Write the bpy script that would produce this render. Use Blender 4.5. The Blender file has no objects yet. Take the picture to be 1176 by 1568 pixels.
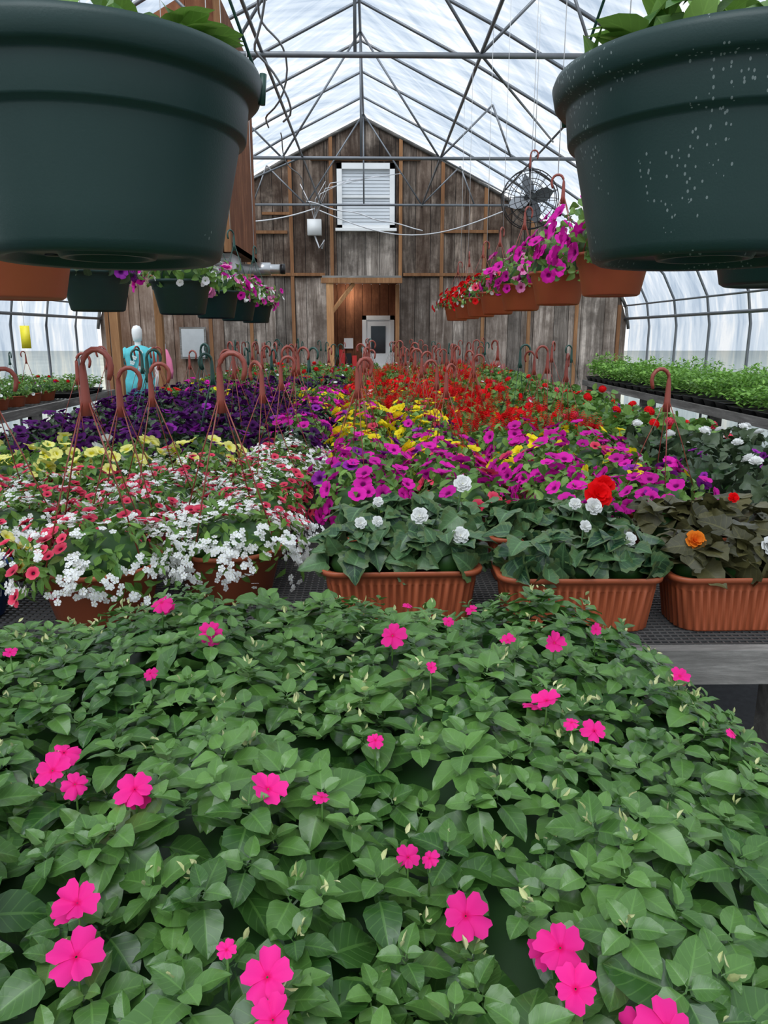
import bpy, math, random
import numpy as np
R = random.Random(11)
U = R.uniform
sc = bpy.context.scene
try:
    sc.view_settings.view_transform = 'Standard'
    sc.view_settings.look = 'None'
except Exception as e:
    print(e)

# ------------------------------------------------------------------ materials
MATS = {}
class NT:
    def __init__(s, name):
        m = bpy.data.materials.new(name); m.use_nodes = True
        s.m = m; s.t = m.node_tree; s.t.nodes.clear()
        s.out = s.n('ShaderNodeOutputMaterial'); MATS[name] = m
    def n(s, typ, props=None, **ins):
        nd = s.t.nodes.new(typ)
        for k, v in (props or {}).items(): setattr(nd, k, v)
        for k, v in ins.items():
            key = int(k[1:]) if (k[0] == 'i' and k[1:].isdigit()) else k.replace('_', ' ')
            sock = nd.inputs[key]
            if isinstance(v, bpy.types.NodeSocket): s.t.links.new(v, sock)
            else: sock.default_value = v
        return nd
    def math(s, op, a, b=0.0, clamp=False):
        return s.n('ShaderNodeMath', dict(operation=op, use_clamp=clamp), i0=a, i1=b).outputs[0]
    def mix(s, f, a, b, bt='MIX'):
        nd = s.n('ShaderNodeMix', dict(data_type='RGBA', blend_type=bt))
        for i, v in ((0, f), (6, a), (7, b)):
            if isinstance(v, bpy.types.NodeSocket): s.t.links.new(v, nd.inputs[i])
            else: nd.inputs[i].default_value = v
        return nd.outputs[2]
    def ramp(s, f, stops):
        nd = s.n('ShaderNodeValToRGB', i0=f)
        cr = nd.color_ramp
        while len(cr.elements) < len(stops): cr.elements.new(0.5)
        for e, (p, c) in zip(cr.elements, stops):
            e.position = p; e.color = c if len(c) == 4 else (*c, 1)
        return nd.outputs[0]
    def dat(s):
        a = s.n('ShaderNodeAttribute', dict(attribute_name='dat'))
        q = s.n('ShaderNodeSeparateColor', i0=a.outputs['Color'])
        return q.outputs[0], q.outputs[1], q.outputs[2]
    def noise(s, scale, detail=4, mapping=None, dist=0.0, rough=.55, rot=None):
        tc = s.n('ShaderNodeTexCoord')
        v = tc.outputs['Object']
        if rot: v = s.n('ShaderNodeMapping', Vector=v, Rotation=rot).outputs[0]
        if mapping: v = s.n('ShaderNodeMapping', Vector=v, Scale=mapping).outputs[0]
        return s.n('ShaderNodeTexNoise', Vector=v, Scale=scale, Detail=detail, Distortion=dist, Roughness=rough).outputs[0]
    def end(s, sh): s.t.links.new(sh, s.out.inputs[0]); return s.m
def c4(c): return (c[0], c[1], c[2], 1)
def mul(c, k): return (min(1,c[0]*k), min(1,c[1]*k), min(1,c[2]*k), 1)

def m_leaf(name, dark, light, vein=.5, rough=.45, trans=.18, spec=.4, edge=None):
    t = NT(name); r, g, b = t.dat()
    col = t.mix(r, c4(dark), c4(light))
    if edge: col = t.mix(t.math('GREATER_THAN', b, .7), col, c4(edge))
    lat = t.math('FRACT', t.math('SUBTRACT', t.math('MULTIPLY', g, 6.0), t.math('MULTIPLY', b, 1.6)))
    latm = t.math('LESS_THAN', lat, .13)
    mid = t.math('LESS_THAN', b, .07)
    vm = t.math('MULTIPLY', t.math('MAXIMUM', t.math('MULTIPLY', latm, .6), mid), vein)
    col = t.mix(vm, col, mul(light, 1.9))
    bump = t.n('ShaderNodeBump', Strength=.6, Distance=.002, Height=t.math('SUBTRACT', lat, mid))
    p = t.n('ShaderNodeBsdfPrincipled', Base_Color=col, Roughness=rough, Normal=bump.outputs[0])
    p.inputs['Specular IOR Level'].default_value = spec
    tr = t.n('ShaderNodeBsdfTranslucent', Color=t.mix(.5, col, mul(light, 1.7)))
    t.end(t.n('ShaderNodeMixShader', i0=trans, i1=p.outputs[0], i2=tr.outputs[0]).outputs[0])

def m_flower(name, edge, throat, ts=.25, ts2=.4, vary=.35, tip=None):
    t = NT(name); r, g, b = t.dat()
    st = [(0, throat), (ts, throat), (ts2, edge), (1, tip or edge)]
    col = t.ramp(g, st)
    k = t.math('ADD', t.math('MULTIPLY', r, vary), 1.0 - vary)
    kk = t.n('ShaderNodeCombineColor', i0=k, i1=k, i2=k).outputs[0]
    col = t.mix(1.0, col, kk, 'MULTIPLY')
    p = t.n('ShaderNodeBsdfPrincipled', Base_Color=col, Roughness=.6)
    p.inputs['Specular IOR Level'].default_value = .12
    tr = t.n('ShaderNodeBsdfTranslucent', Color=col)
    t.end(t.n('ShaderNodeMixShader', i0=.3, i1=p.outputs[0], i2=tr.outputs[0]).outputs[0])

def m_plain(name, col, rough=.5, nscale=8, amt=.25, metal=0, bump=0, mapping=None, spec=.5):
    t = NT(name)
    n = t.noise(nscale, mapping=mapping)
    c = t.mix(n, mul(col, 1-amt), mul(col, 1+amt))
    p = t.n('ShaderNodeBsdfPrincipled', Base_Color=c, Roughness=rough, Metallic=metal)
    p.inputs['Specular IOR Level'].default_value = spec
    if bump:
        b = t.n('ShaderNodeBump', Strength=bump, Distance=.01, Height=n)
        t.t.links.new(b.outputs[0], p.inputs['Normal'])
    t.end(p.outputs[0])

m_leaf('leaf_impatiens', (.022,.080,.012), (.125,.260,.055), vein=.20, rough=.32, trans=.15, spec=.55)
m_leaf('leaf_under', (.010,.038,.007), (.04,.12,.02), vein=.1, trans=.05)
m_leaf('leaf_petunia', (.045,.13,.02), (.18,.32,.06), vein=.2)
m_leaf('leaf_dark', (.018,.042,.020), (.06,.09,.04), vein=.2, trans=.08)
m_leaf('leaf_begonia', (.012,.048,.022), (.085,.165,.065), vein=.5, rough=.33, trans=.1, edge=(.08,.13,.045))
m_leaf('leaf_bronze', (.035,.035,.015), (.11,.10,.035), vein=.3, trans=.08)
m_leaf('leaf_seedling', (.07,.19,.025), (.24,.45,.08), vein=.2, trans=.25)
m_leaf('bud_pale', (.50,.55,.20), (.8,.8,.42), vein=0)
m_flower('petal_hotpink', (1.0,.022,.30), (.85,.0,.14), .08, .24, .25, tip=(1.0,.035,.34))
m_flower('petal_magenta', (.78,.02,.43), (.20,.0,.12), .22, .38)
m_flower('petal_coral', (.82,.035,.10), (.12,.0,.02), .22, .36, tip=(.90,.11,.18))
m_flower('petal_white', (.90,.90,.88), (.8,.8,.55), .1, .25, .1)
m_flower('petal_yellow', (.95,.76,.02), (.75,.50,.0), .2, .4, .2)
m_flower('petal_paleyellow', (.90,.85,.26), (.70,.62,.02), .25, .5, .2)
m_flower('petal_purple', (.10,.008,.14), (.015,.0,.03), .25, .5, .6)
m_flower('petal_violet', (.36,.03,.42), (.08,.0,.12), .25, .5, .5)
m_flower('petal_red', (.88,.008,.012), (.55,.0,.0), .15, .3, .45)
m_flower('petal_orange', (.95,.30,.03), (.85,.15,.02), .2, .5, .2)
m_flower('petal_pinklight', (.9,.28,.55), (.5,.02,.2), .22, .4)
m_plain('soil', (.03,.02,.013), .95, 60, .5, bump=.5)
m_plain('terracotta', (.38,.090,.035), .45, 6, .18)
m_plain('hanger_brown', (.25,.050,.032), .4, 6, .2)
m_plain('hanger_green', (.015,.06,.045), .4, 6, .2)
m_plain('plastic_black', (.012,.012,.013), .4)
m_plain('plastic_blue', (.02,.08,.30), .4)
m_plain('white_paint', (.82,.82,.81), .5, 5, .06)
m_plain('blind_white', (.62,.65,.68), .6, 5, .08)
m_plain('galv_pipe', (.17,.18,.195), .45, 6, .25, metal=.5)
m_plain('mesh_metal', (.12,.115,.11), .55, 15, .35, metal=.4)
m_plain('glass_dark', (.02,.025,.03), .1)
m_plain('duct_metal', (.6,.6,.6), .3, 6, .15, metal=.8)
m_plain('teal_cloth', (.10,.50,.55), .85, 9, .35)
m_plain('pink_cloth', (.75,.20,.35), .85)
m_plain('sign_red', (.65,.03,.03), .5)
m_plain('sticky_yellow', (.85,.70,.03), .5)
m_plain('string', (.6,.6,.6), .7)
m_plain('cable_white', (.62,.62,.64), .5)
m_plain('cable_grey', (.25,.26,.28), .5)
m_plain('floor_fabric', (.040,.040,.042), .9, 30, .5, bump=.3)
m_plain('outside_grass', (.30,.32,.28), .95, .3, .4)

def m_pot(name, specks):
    t = NT(name)
    n = t.noise(5); c = t.mix(n, (.007,.027,.024,1), (.012,.040,.035,1))
    tc = t.n('ShaderNodeTexCoord')
    vo = t.n('ShaderNodeTexVoronoi', Vector=t.n('ShaderNodeMapping', Vector=tc.outputs['Object'], Scale=(1,1,.6)).outputs[0], Scale=190.0)
    patch = t.math('GREATER_THAN', t.noise(9, 3), .50 if specks else .70)
    sp = t.math('MULTIPLY', t.math('LESS_THAN', vo.outputs['Distance'], .22), patch)
    c = t.mix(t.math('MULTIPLY', sp, .30), c, (.5,.56,.54,1))
    p = t.n('ShaderNodeBsdfPrincipled', Base_Color=c, Roughness=.45)
    p.inputs['Specular IOR Level'].default_value = .4
    bp = t.n('ShaderNodeBump', Strength=.06, Distance=.003, Height=t.noise(400, 2))
    t.t.links.new(bp.outputs[0], p.inputs['Normal']); t.end(p.outputs[0])
m_pot('pot_green', False); m_pot('pot_green_spotted', True)

def m_wood(name, dark, light, mapping, grime=.5, rnd=True):
    t = NT(name)
    r, g, b = t.dat()
    n = t.noise(1.0, 8, mapping, dist=.6, rough=.75)
    col = t.ramp(n, [(.36, dark), (.52, tuple(d*.65+l*.35 for d, l in zip(dark, light))), (.66, light)])
    big = t.noise(1.6, 5, rough=.7)
    bg_ = t.ramp(big, [(.38,(1,1,1)),(.60,(0,0,0))])
    col = t.mix(t.math('MULTIPLY', bg_, grime), col, mul(dark, .55))
    k = t.math('ADD', t.math('MULTIPLY', r, .8), .5)
    kk = t.n('ShaderNodeCombineColor', i0=k, i1=k, i2=k).outputs[0]
    col = t.mix(1.0, col, kk, 'MULTIPLY')
    col = t.mix(t.math('MULTIPLY', g, .75), col, t.mix(n, (.065,.026,.013,1), (.27,.125,.06,1)))
    bu = t.n('ShaderNodeBump', Strength=.4, Distance=.01, Height=n)
    p = t.n('ShaderNodeBsdfPrincipled', Base_Color=col, Roughness=.85, Normal=bu.outputs[0])
    p.inputs['Specular IOR Level'].default_value = .2
    t.end(p.outputs[0])
m_wood('barn_upper', (.040,.029,.023), (.40,.325,.265), (9,9,.8), .85)
m_wood('barn_lower', (.105,.085,.070), (.56,.485,.42), (11,11,.7), .75)
m_wood('wood_grey', (.14,.13,.12), (.40,.38,.35), (1.2,14,14), .3)
m_wood('wood_grey_y', (.14,.13,.12), (.40,.38,.35), (14,1.2,14), .3)
m_wood('wood_fresh', (.32,.15,.065), (.65,.36,.17), (14,14,1), .2)
m_wood('plywood_red', (.15,.055,.028), (.40,.165,.08), (4,4,1.2), .35)

# polyethylene film: milky, wrinkled
t = NT('film')
n1 = t.noise(1.0, 6, (3.2,.22,.5), dist=.7, rough=.65, rot=(0,0,.75))
n2 = t.noise(1.0, 6, (.3,3.6,.6), dist=.8, rough=.65, rot=(0,0,.35))
s = t.math('ADD', t.math('MULTIPLY', n1, .5), t.math('MULTIPLY', n2, .5))
tcol = t.ramp(s, [(.38,(.46,.55,.67)), (.46,(.64,.72,.82)), (.52,(.74,.81,.90)), (.59,(.99,.99,1.0))])
tr = t.n('ShaderNodeBsdfTransparent', Color=tcol)
tl = t.n('ShaderNodeBsdfTranslucent', Color=t.mix(1.0, tcol, (.58,.58,.58,1), 'MULTIPLY'))
gl = t.n('ShaderNodeBsdfDiffuse', Color=(.5,.52,.54,1))
a = t.n('ShaderNodeMixShader', i0=.2, i1=tl.outputs[0], i2=gl.outputs[0])
t.end(t.n('ShaderNodeMixShader', i0=.42, i1=tr.outputs[0], i2=a.outputs[0]).outputs[0])

# ------------------------------------------------------------------ mesh builder
class MB:
    def __init__(s): s.v=[]; s.f=[]; s.m=[]; s.d=[]; s.n=0; s.slots=[]
    def add(s, V, F, mat, D):
        if mat not in s.slots: s.slots.append(mat)
        mi = s.slots.index(mat)
        o = s.n
        s.v.append(V); s.d.append(D)
        s.f.extend([tuple(i+o for i in f) for f in F]); s.m.extend([mi]*len(F)); s.n += len(V)
    def mesh(s, name, smooth=True):
        me = bpy.data.meshes.new(name)
        V = np.concatenate(s.v); D = np.concatenate(s.d)
        me.from_pydata(V.tolist(), [], s.f)
        for m in s.slots: me.materials.append(MATS[m])
        me.polygons.foreach_set('material_index', s.m)
        if smooth: me.polygons.foreach_set('use_smooth', [True]*len(s.f))
        at = me.attributes.new('dat', 'FLOAT_COLOR', 'POINT')
        at.data.foreach_set('color', np.column_stack([D, np.ones(len(D))]).astype(np.float32).ravel())
        me.update()
        return me
    def obj(s, name, parent=None, smooth=True, loc=(0,0,0)):
        o = inst(name, s.mesh(name, smooth), loc)
        if parent: o.parent = parent
        return o
def inst(name, me, loc=(0,0,0), rz=0, s=1):
    o = bpy.data.objects.new(name, me); o.location = loc; o.rotation_euler = (0,0,rz)
    o.scale = (s,s,s) if not isinstance(s, tuple) else s
    sc.collection.objects.link(o); return o
def empty(name, loc=(0,0,0)):
    o = bpy.data.objects.new(name, None); o.location = loc; sc.collection.objects.link(o); return o
def nrm(v):
    v = np.asarray(v, float); l = math.sqrt(float(v@v)); return v/(l if l > 1e-9 else 1)
def cross(a, b): return np.array([a[1]*b[2]-a[2]*b[1], a[2]*b[0]-a[0]*b[2], a[0]*b[1]-a[1]*b[0]])
def basis(d, up):
    x = nrm(d); y = cross(up, x)
    if y@y < 1e-6: y = cross(np.array([.3,.9,.1]), x)
    y = nrm(y); z = cross(x, y)
    return np.column_stack([x, y, z])
def stamp(mb, T, B, s, p, mat, rnd=None):
    V, F, D = T
    W = (V*s)@B.T + np.asarray(p)
    D2 = D.copy(); D2[:,0] = U(0,1) if rnd is None else rnd
    mb.add(W, F, mat, D2)
def rv(): return np.array([U(-1,1), U(-1,1), U(-1,1)])

def grid_faces(nr, nc, wrap=False):
    F = []
    for i in range(nr-1):
        for j in range(nc if wrap else nc-1):
            j2 = (j+1) % nc
            F.append((i*nc+j, i*nc+j2, (i+1)*nc+j2, (i+1)*nc+j))
    return F
def leaf_T(rows, cols, ratio, fold=.25, droop=.25, pet=0.0, kind='ovate', serr=0, wav=0):
    V=[]; D=[]
    ts = [i/(rows-1) for i in range(rows)]
    for i, tt in enumerate(ts):
        if kind == 'ovate': w = ratio*.5*(math.sin(math.pi*min(1,tt**.74))**.64)*(1.08-.20*tt)
        elif kind == 'heart': w = ratio*.5*(math.sin(math.pi*(.12+.88*tt)**.62 ) if tt<1 else 0)*1.05
        elif kind == 'lance': w = ratio*.5*math.sin(math.pi*tt**.85)
        else: w = ratio*.5*math.sin(math.pi*tt)**.6
        w = max(w, .004)
        if serr and 0 < i < rows-1 : w *= 1+serr*(1 if i % 2 else -1)
        for j in range(cols):
            sj = -1+2*j/(cols-1)
            x = tt + (-.06*abs(sj) if kind == 'heart' and tt < .5 else 0)
            z = fold*abs(sj)*w - droop*tt*tt + wav*math.sin(tt*11+sj*2)*abs(sj)
            V.append((pet+x, sj*w, z)); D.append((0, tt, abs(sj)))
    F = grid_faces(rows, cols)
    if pet:
        n = len(V); V += [(0,-.02,-.02),(0,.02,-.02),(pet+.02,-.02,0),(pet+.02,.02,0)]; D += [(0,0,.5)]*4
        F.append((n, n+2, n+3, n+1))
    return np.array(V, float), F, np.array(D, float)
def flower_T(n=5, span=38, notch=.1, rings=(.03,.3,.65,1), m=5, z=lambda g: -.3*(1-g)**3, rnd=.25, cup=0, ruf=.04, rot=0, radii=None):
    V=[]; D=[]; F=[]
    for k in range(n):
        a0 = 2*math.pi*k/n+rot; o = len(V); rk = radii[k] if radii else 1
        for g in rings:
            for j in range(m):
                q = -1+2*j/(m-1); a = math.radians(span)*q
                rr = 1 - rnd*abs(q)**3 - notch*math.exp(-(q/.28)**2)
                r = g*(1+(rr-1)*g)*rk
                V.append((r*math.cos(a0+a), r*math.sin(a0+a), z(g)+cup*g*g+ruf*math.sin(q*3+k*2)*g+.01*(k%2)*g)); D.append((0, g, abs(q)))
        F += [tuple(o+i for i in f) for f in grid_faces(len(rings), m)]
    return np.array(V, float), F, np.array(D, float)
def merge(Ts):
    V=[];F=[];D=[];o=0
    for v,f,d in Ts:
        V.append(v); D.append(d); F += [tuple(i+o for i in q) for q in f]; o += len(v)
    return np.concatenate(V), F, np.concatenate(D)
L_IMP = leaf_T(10, 5, .76, fold=.22, droop=.24, pet=.15, serr=.025, wav=.025)
L_PET = leaf_T(5, 3, .6, fold=.25, droop=.3)
L_SM = leaf_T(4, 3, .5, fold=.25, droop=.2)
L_BEG = leaf_T(9, 5, .92, fold=.28, droop=.24, kind='heart', serr=.09, wav=.04)
L_GER = leaf_T(5, 5, 1.0, fold=.15, droop=.1, kind='round', wav=.03)
L_THIN = leaf_T(4, 3, .3, fold=.2, droop=.2, kind='lance')
F_IMP = [flower_T(5, 38, .16, (.04,.35,.7,.9,1), 7, lambda g: -.08*(1-g)**2, rnd=.40, ruf=.10, cup=cu, radii=rd) for cu, rd in ((-.12,(1.05,.95,.8,.95,1.05)),(.12,(1,.85,1.05,1,.8)),(-.3,(1.1,.9,.9,1,1)))]
F_PET = flower_T(5, 37, .05, (.05,.3,.65,1), 5, lambda g: -.55*(1-g)**3, rnd=.16, ruf=.07)
F_CAL = flower_T(5, 37, .04, (.06,.4,1), 5, lambda g: -.5*(1-g)**3, rnd=.15, ruf=.03)
F_BAC = flower_T(5, 30, .1, (.05,.6,1), 3, lambda g: 0, rnd=.25)
F_BEG = merge([flower_T(5, 42, .05, (.05,.5,1), 5, lambda g: 0, rnd=.3, cup=.25),
   tuple([a*np.array([.82,.82,.82])+np.array([0,0,.06]) if i==0 else a for i,a in enumerate(flower_T(5, 42, .05, (.05,.5,1), 5, lambda g:0, rnd=.3, cup=.5, rot=.6))]),
   tuple([a*np.array([.6,.6,.8])+np.array([0,0,.12]) if i==0 else a for i,a in enumerate(flower_T(5, 42, .05, (.05,.5,1), 5, lambda g:0, rnd=.3, cup=.7, rot=.2))]),
   tuple([a*np.array([.38,.38,.8])+np.array([0,0,.18]) if i==0 else a for i,a in enumerate(flower_T(4, 50, .05, (.05,.5,1), 5, lambda g:0, rnd=.3, cup=.7, rot=.9))])])
us = []
for k in range(22):
    zc = 1-1.25*(k+.5)/22; ph = k*2.4; rr = math.sqrt(max(0,1-zc*zc)); d = np.array([rr*math.cos(ph), rr*math.sin(ph), zc])
    B = basis(cross(d, np.array([.2,.3,.9])), d)
    v,f,dd = flower_T(5, 36, .08, (.08,1), 3, lambda g: 0, rnd=.25)
    us.append(((v*.42)@B.T+d*.8*np.array([1,1,.7]), f, dd))
F_UMB = merge(us)
us = []
for k in range(20):
    zc = .0+k*.11; ph = k*2.2; w = .62*(1-.6*k/20)
    d = nrm([math.cos(ph), math.sin(ph), .25])
    v,f,dd = leaf_T(4,3,.9,fold=.4,droop=.25,kind='round')
    dd = dd.copy(); dd[:,1] = .6
    us.append(((v*w)@basis(d, np.array([0,0,1.])).T+np.array([0,0,zc]), f, dd))
F_SPK = merge(us)

def lathe(mb, prof, mat, c=(0,0,0), seg=40, sx=1, sy=1, rnd=.5, g=0):
    V=[]
    for r, z in prof:
        for j in range(seg):
            a = 2*math.pi*j/seg
            V.append((c[0]+r*sx*math.cos(a), c[1]+r*sy*math.sin(a), c[2]+z))
    V = np.array(V, float); D = np.tile([rnd, g, 0], (len(V),1)).astype(float)
    mb.add(V, grid_faces(len(prof), seg, True), mat, D)
def tube(mb, pts, r, mat, n=6, rnd=.5):
    P = [np.array(p, float) for p in pts]; V=[]
    for i, p in enumerate(P):
        d = nrm(P[min(i+1,len(P)-1)]-P[max(i-1,0)])
        B = basis(d, np.array([.13,.21,.97]) if abs(d[2]) < .95 else np.array([1,0,0.1]))
        rr = r[i] if isinstance(r, (list,tuple)) else r
        for j in range(n):
            a = 2*math.pi*j/n; V.append(p+B[:,1]*math.cos(a)*rr+B[:,2]*math.sin(a)*rr)
    F = grid_faces(len(P), n, True); m = len(V)
    F += [tuple(range(n))[::-1], tuple(range(m-n, m))]
    mb.add(np.array(V), F, mat, np.tile([rnd,0,0], (m,1)).astype(float))
def box(mb, x0,x1,y0,y1,z0,z1, mat, rnd=.5, g=0, zt=None):
    za, zb = (z1, z1) if zt is None else zt
    V = np.array([(x0,y0,z0),(x1,y0,z0),(x1,y1,z0),(x0,y1,z0),(x0,y0,za),(x1,y0,zb),(x1,y1,zb),(x0,y1,za)], float)
    F = [(3,2,1,0),(4,5,6,7),(0,1,5,4),(1,2,6,5),(2,3,7,6),(3,0,4,7)]
    mb.add(V, F, mat, np.tile([rnd,g,0], (8,1)).astype(float))

def plant(mb, c, rx, ry, h, nl, LT, ls, lm, fl=(), low=-.25, core=True, upf=.4, stand=1.03, irr=.13):
    c = np.array(c, float); S = np.array([rx, ry, h])
    a1, a2, a3 = U(0,6), U(0,6), U(0,6)
    if core:
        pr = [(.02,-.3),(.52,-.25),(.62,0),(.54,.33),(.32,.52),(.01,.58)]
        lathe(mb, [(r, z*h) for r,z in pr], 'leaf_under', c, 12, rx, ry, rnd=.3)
    def pt():
        u = U(low,1); th = U(0,6.283); q = math.sqrt(1-u*u)
        d = np.array([q*math.cos(th), q*math.sin(th), u])
        k = 1+irr*(math.sin(3*th+a1)*.6+math.sin(5*th+a2)*.4)*q+irr*.8*math.sin(6*u+2*th+a3)
        return d, nrm(d/S), k
    for i in range(nl):
        d, n, kk = pt(); p = c+d*S*U(.66,1.02)*kk
        tv = nrm(n*U(0,.5)+rv()*.9+np.array([0,0,-.05]))
        k = ls*U(.7,1.2)
        stamp(mb, LT, basis(tv, n+rv()*.25), k, p-tv*k*.4, lm)
    for (T, mt, cnt, size, filt) in fl:
        k = 0; tries = 0
        while k < cnt and tries < cnt*20:
            tries += 1
            d, n, kk = pt()
            if filt and not filt(d): continue
            p = c+d*S*U(stand-.05, stand+.10)*kk
            if T is F_SPK: ax = nrm(np.array([0,0,1.])+n*.4+rv()*.2)
            else: ax = nrm(n+np.array([0,0,upf])+rv()*.45)
            reps = 5 if T is F_BAC else 1
            for q in range(reps):
                pp = p+(rv()*size*1.7 if reps > 1 else 0)
                a_ = nrm(ax+rv()*.3) if reps > 1 else ax
                stamp(mb, T, basis(cross(a_, rv()), a_) if T is not F_SPK else basis(cross(a_,np.array([.3,.9,.1])),a_), size*U(.8,1.15), pp, mt)
            k += reps

def pot(mb, r, h, mat, c=(0,0,0)):
    pr = [(0,.004),(r*.62,.004),(r*.66,0),(r*.72,.006),(r*.87,h*.70),(r*.91,h*.73),(r*.93,h*.90),(r,h*.92),(r*1.01,h*.985),(r*.98,h),(r*.94,h*.985),(r*.91,h*.85),(r*.9,h*.8)]
    lathe(mb, pr, mat, c, 36)
    lathe(mb, [(r*.91,h*.86),(0.001,h*.88)], 'soil', c, 24)
def hook(mb, x, y, z, mat, s=1.0, a=0):
    pts = [(0,-.03),(0,.0),(0,.045)]+[(.026-.026*math.cos(q), .06+.030*math.sin(q)) for q in [i*math.pi/7 for i in range(0,9)]]+[(.046,.035)]
    P = [(x+u*s*math.cos(a), y+u*s*math.sin(a), z+w*s) for u, w in pts]
    rr = [.011*s,.009*s,.0068*s]+[.0056*s]*9+[.0040*s]
    tube(mb, P, rr, mat, 7)
def hanger(mb, r, z0, z1, mat, n=4, up=None, rot=None, hs=1.42, angs=None):
    a0 = U(0,6) if rot is None else rot
    for k in range(n):
        a = angs[k] if angs else a0+k*6.283/n
        tube(mb, [(r*math.cos(a), r*math.sin(a), z0), (r*.45*math.cos(a), r*.45*math.sin(a), z0+(z1-z0)*.6), (0.004*math.cos(a), .004*math.sin(a), z1)], .0022, mat, 4)
    hook(mb, 0, 0, z1-.01, mat, hs, U(-.5,.5) if rot is None else 0)
    if up: tube(mb, [(.026*hs,0,z1+.075*hs),(.026*hs,0,up)], .0022, 'string', 4)

# ------------------------------------------------------------------ bench
def bench(name, x0,x1,y0,y1,zt, step, leg=.09, mesh=True):
    e = empty(name, ((x0+x1)/2,(y0+y1)/2,0))
    def L(mb, nm, sm=False):
        o = mb.obj(nm, e, sm); o.location = (-(x0+x1)/2, -(y0+y1)/2, 0); return o
    f = MB(); th=.04
    box(f, x0,x1,y0,y0+th,zt-.095,zt+.004,'wood_grey',.6)
    box(f, x0,x1,y1-th,y1,zt-.095,zt+.004,'wood_grey',.4)
    box(f, x0,x0+th,y0+th,y1-th,zt-.095,zt+.004,'wood_grey_y',.5)
    box(f, x1-th,x1,y0+th,y1-th,zt-.095,zt+.004,'wood_grey_y',.5)
    y = y0+1.2
    while y < y1-.5:
        box(f, x0+th,x1-th,y,y+th,zt-.1,zt-.012,'wood_grey',U(.2,.7)); y += 1.2
    L(f,'frame')
    g = MB(); y = y0+.06
    ys = list(np.arange(y0+.25, y1-.05, 2.4)); xs = list(np.linspace(x0+.08, x1-.08-leg, max(2,int((x1-x0)/1.1)+1)))
    for yy in [y0+.05]+ys[1:]+[y1-.15]:
        for xx in xs: box(g, xx,xx+leg,yy,yy+leg,0,zt-.1,'wood_grey',U(.3,.7))
    L(g,'legs')
    if mesh:
        w = MB(); r=.0022
        x = x0+th
        while x < x1-th: box(w,x-r,x+r,y0+th,y1-th,zt-.008,zt-.004,'mesh_metal'); x += step
        y = y0+th
        while y < min(y1-th, y0+5): box(w,x0+th,x1-th,y-r,y+r,zt-.005,zt-.001,'mesh_metal'); y += step
        while y < y1-th: box(w,x0+th,x1-th,y-r*3,y+r*3,zt-.005,zt-.001,'mesh_metal'); y += step*2.5
        L(w,'wire_mesh_top')
    return e
BZ = .77
bench('plant_bench', -2.25, 2.4, 1.83, 14.2, BZ, .022)
bench('plant_bench', -5.35, -3.95, 4.0, 11.6, BZ, .05)
bench('plant_bench', 3.95, 5.25, 3.6, 14.0, BZ, .05)

# ------------------------------------------------------------------ impatiens mound
CX, CY = -.13, 1.0
AX = .92
def H(x, y):
    b = .78 if y > CY else 1.0
    q = abs((x-CX)/AX)**4.6+abs((y-CY)/b)**3.6
    return .70+.410*(1-min(q,1.5))+.020*math.sin(x*9+1)*math.sin(y*8)+.014*math.sin(x*17+y*6), q
mb = MB()
nx, ny = 44, 44; V=[]
for i in range(nx):
    for j in range(ny):
        u = -1+2*i/(nx-1); v = -1+2*j/(ny-1)
        k = (u**4+v**4)**.25; m_ = max(abs(u),abs(v)); kk = m_/k if k > 0 else 1
        x = CX+.89*u*kk; y = CY+(.75 if v > 0 else .97)*v*kk
        V.append((x, y, H(x,y)[0]-.07))
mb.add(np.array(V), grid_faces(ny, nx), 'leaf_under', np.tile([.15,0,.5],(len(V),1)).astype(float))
sp = .053
def nor(x, y):
    e=.02; hx=(H(x+e,y)[0]-H(x-e,y)[0])/(2*e); hy=(H(x,y+e)[0]-H(x,y-e)[0])/(2*e)
    return nrm([-hx,-hy,1.0])
BUD = leaf_T(4,3,.45,fold=.6,droop=0,kind='lance')
cnt=0
yy = .05; row=0
while yy < 1.8:
    xx = -1.12+(row%2)*sp/2
    while xx < .86:
        x = xx+U(-.02,.02); y = yy+U(-.02,.02)
        h, q = H(x,y)
        if q < 1.06 and y > .16:
            n = nor(x,y); n = nrm(n*.6+np.array([0,-.05,.5])+rv()*.26)
            p = np.array([x,y,h+U(-.034,.020)]); s = U(.65,1.2); ph = U(0,6.3)
            T1 = nrm(cross(n, np.array([0.1,1,0.05]))); T2 = cross(n, T1)
            nl = R.choice([7,8]); tone = U(0,.6)
            for k in range(nl):
                f = k/(nl-1); a = ph+k*2.4+U(-.25,.25)
                Lg = (.050*(1-f)+.020*f)*s*U(.85,1.15)
                ti = math.radians(-8+48*f)+U(-.22,.22)
                tv = (T1*math.cos(a)+T2*math.sin(a))
                d = tv*math.cos(ti)+n*math.sin(ti)
                stamp(mb, L_IMP, basis(d, n+rv()*.22), Lg, p-n*.022*(1-f), 'leaf_impatiens', max(0,min(1,tone+U(-.2,.3)+.3*f)))
            if R.random() < .38:
                for _ in range(R.choice([1,2,3,4])):
                    d = nrm(n+rv()*.8); stamp(mb, BUD, basis(d, rv()), U(.008,.015), p+n*.008+rv()*.009, 'bud_pale')
            cnt += 1
        xx += sp
    yy += sp*.9; row += 1
for i in range(1400):
    x=U(-1.04,.78); y=U(.2,1.76); h,q=H(x,y)
    if q<1.05:
        n=nor(x,y); stamp(mb, L_IMP, basis(nrm(rv()*[1,1,.3]), n+rv()*.3), U(.05,.065), (x,y,h-.045+U(-.02,.01)), 'leaf_impatiens', U(0,.3))
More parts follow.
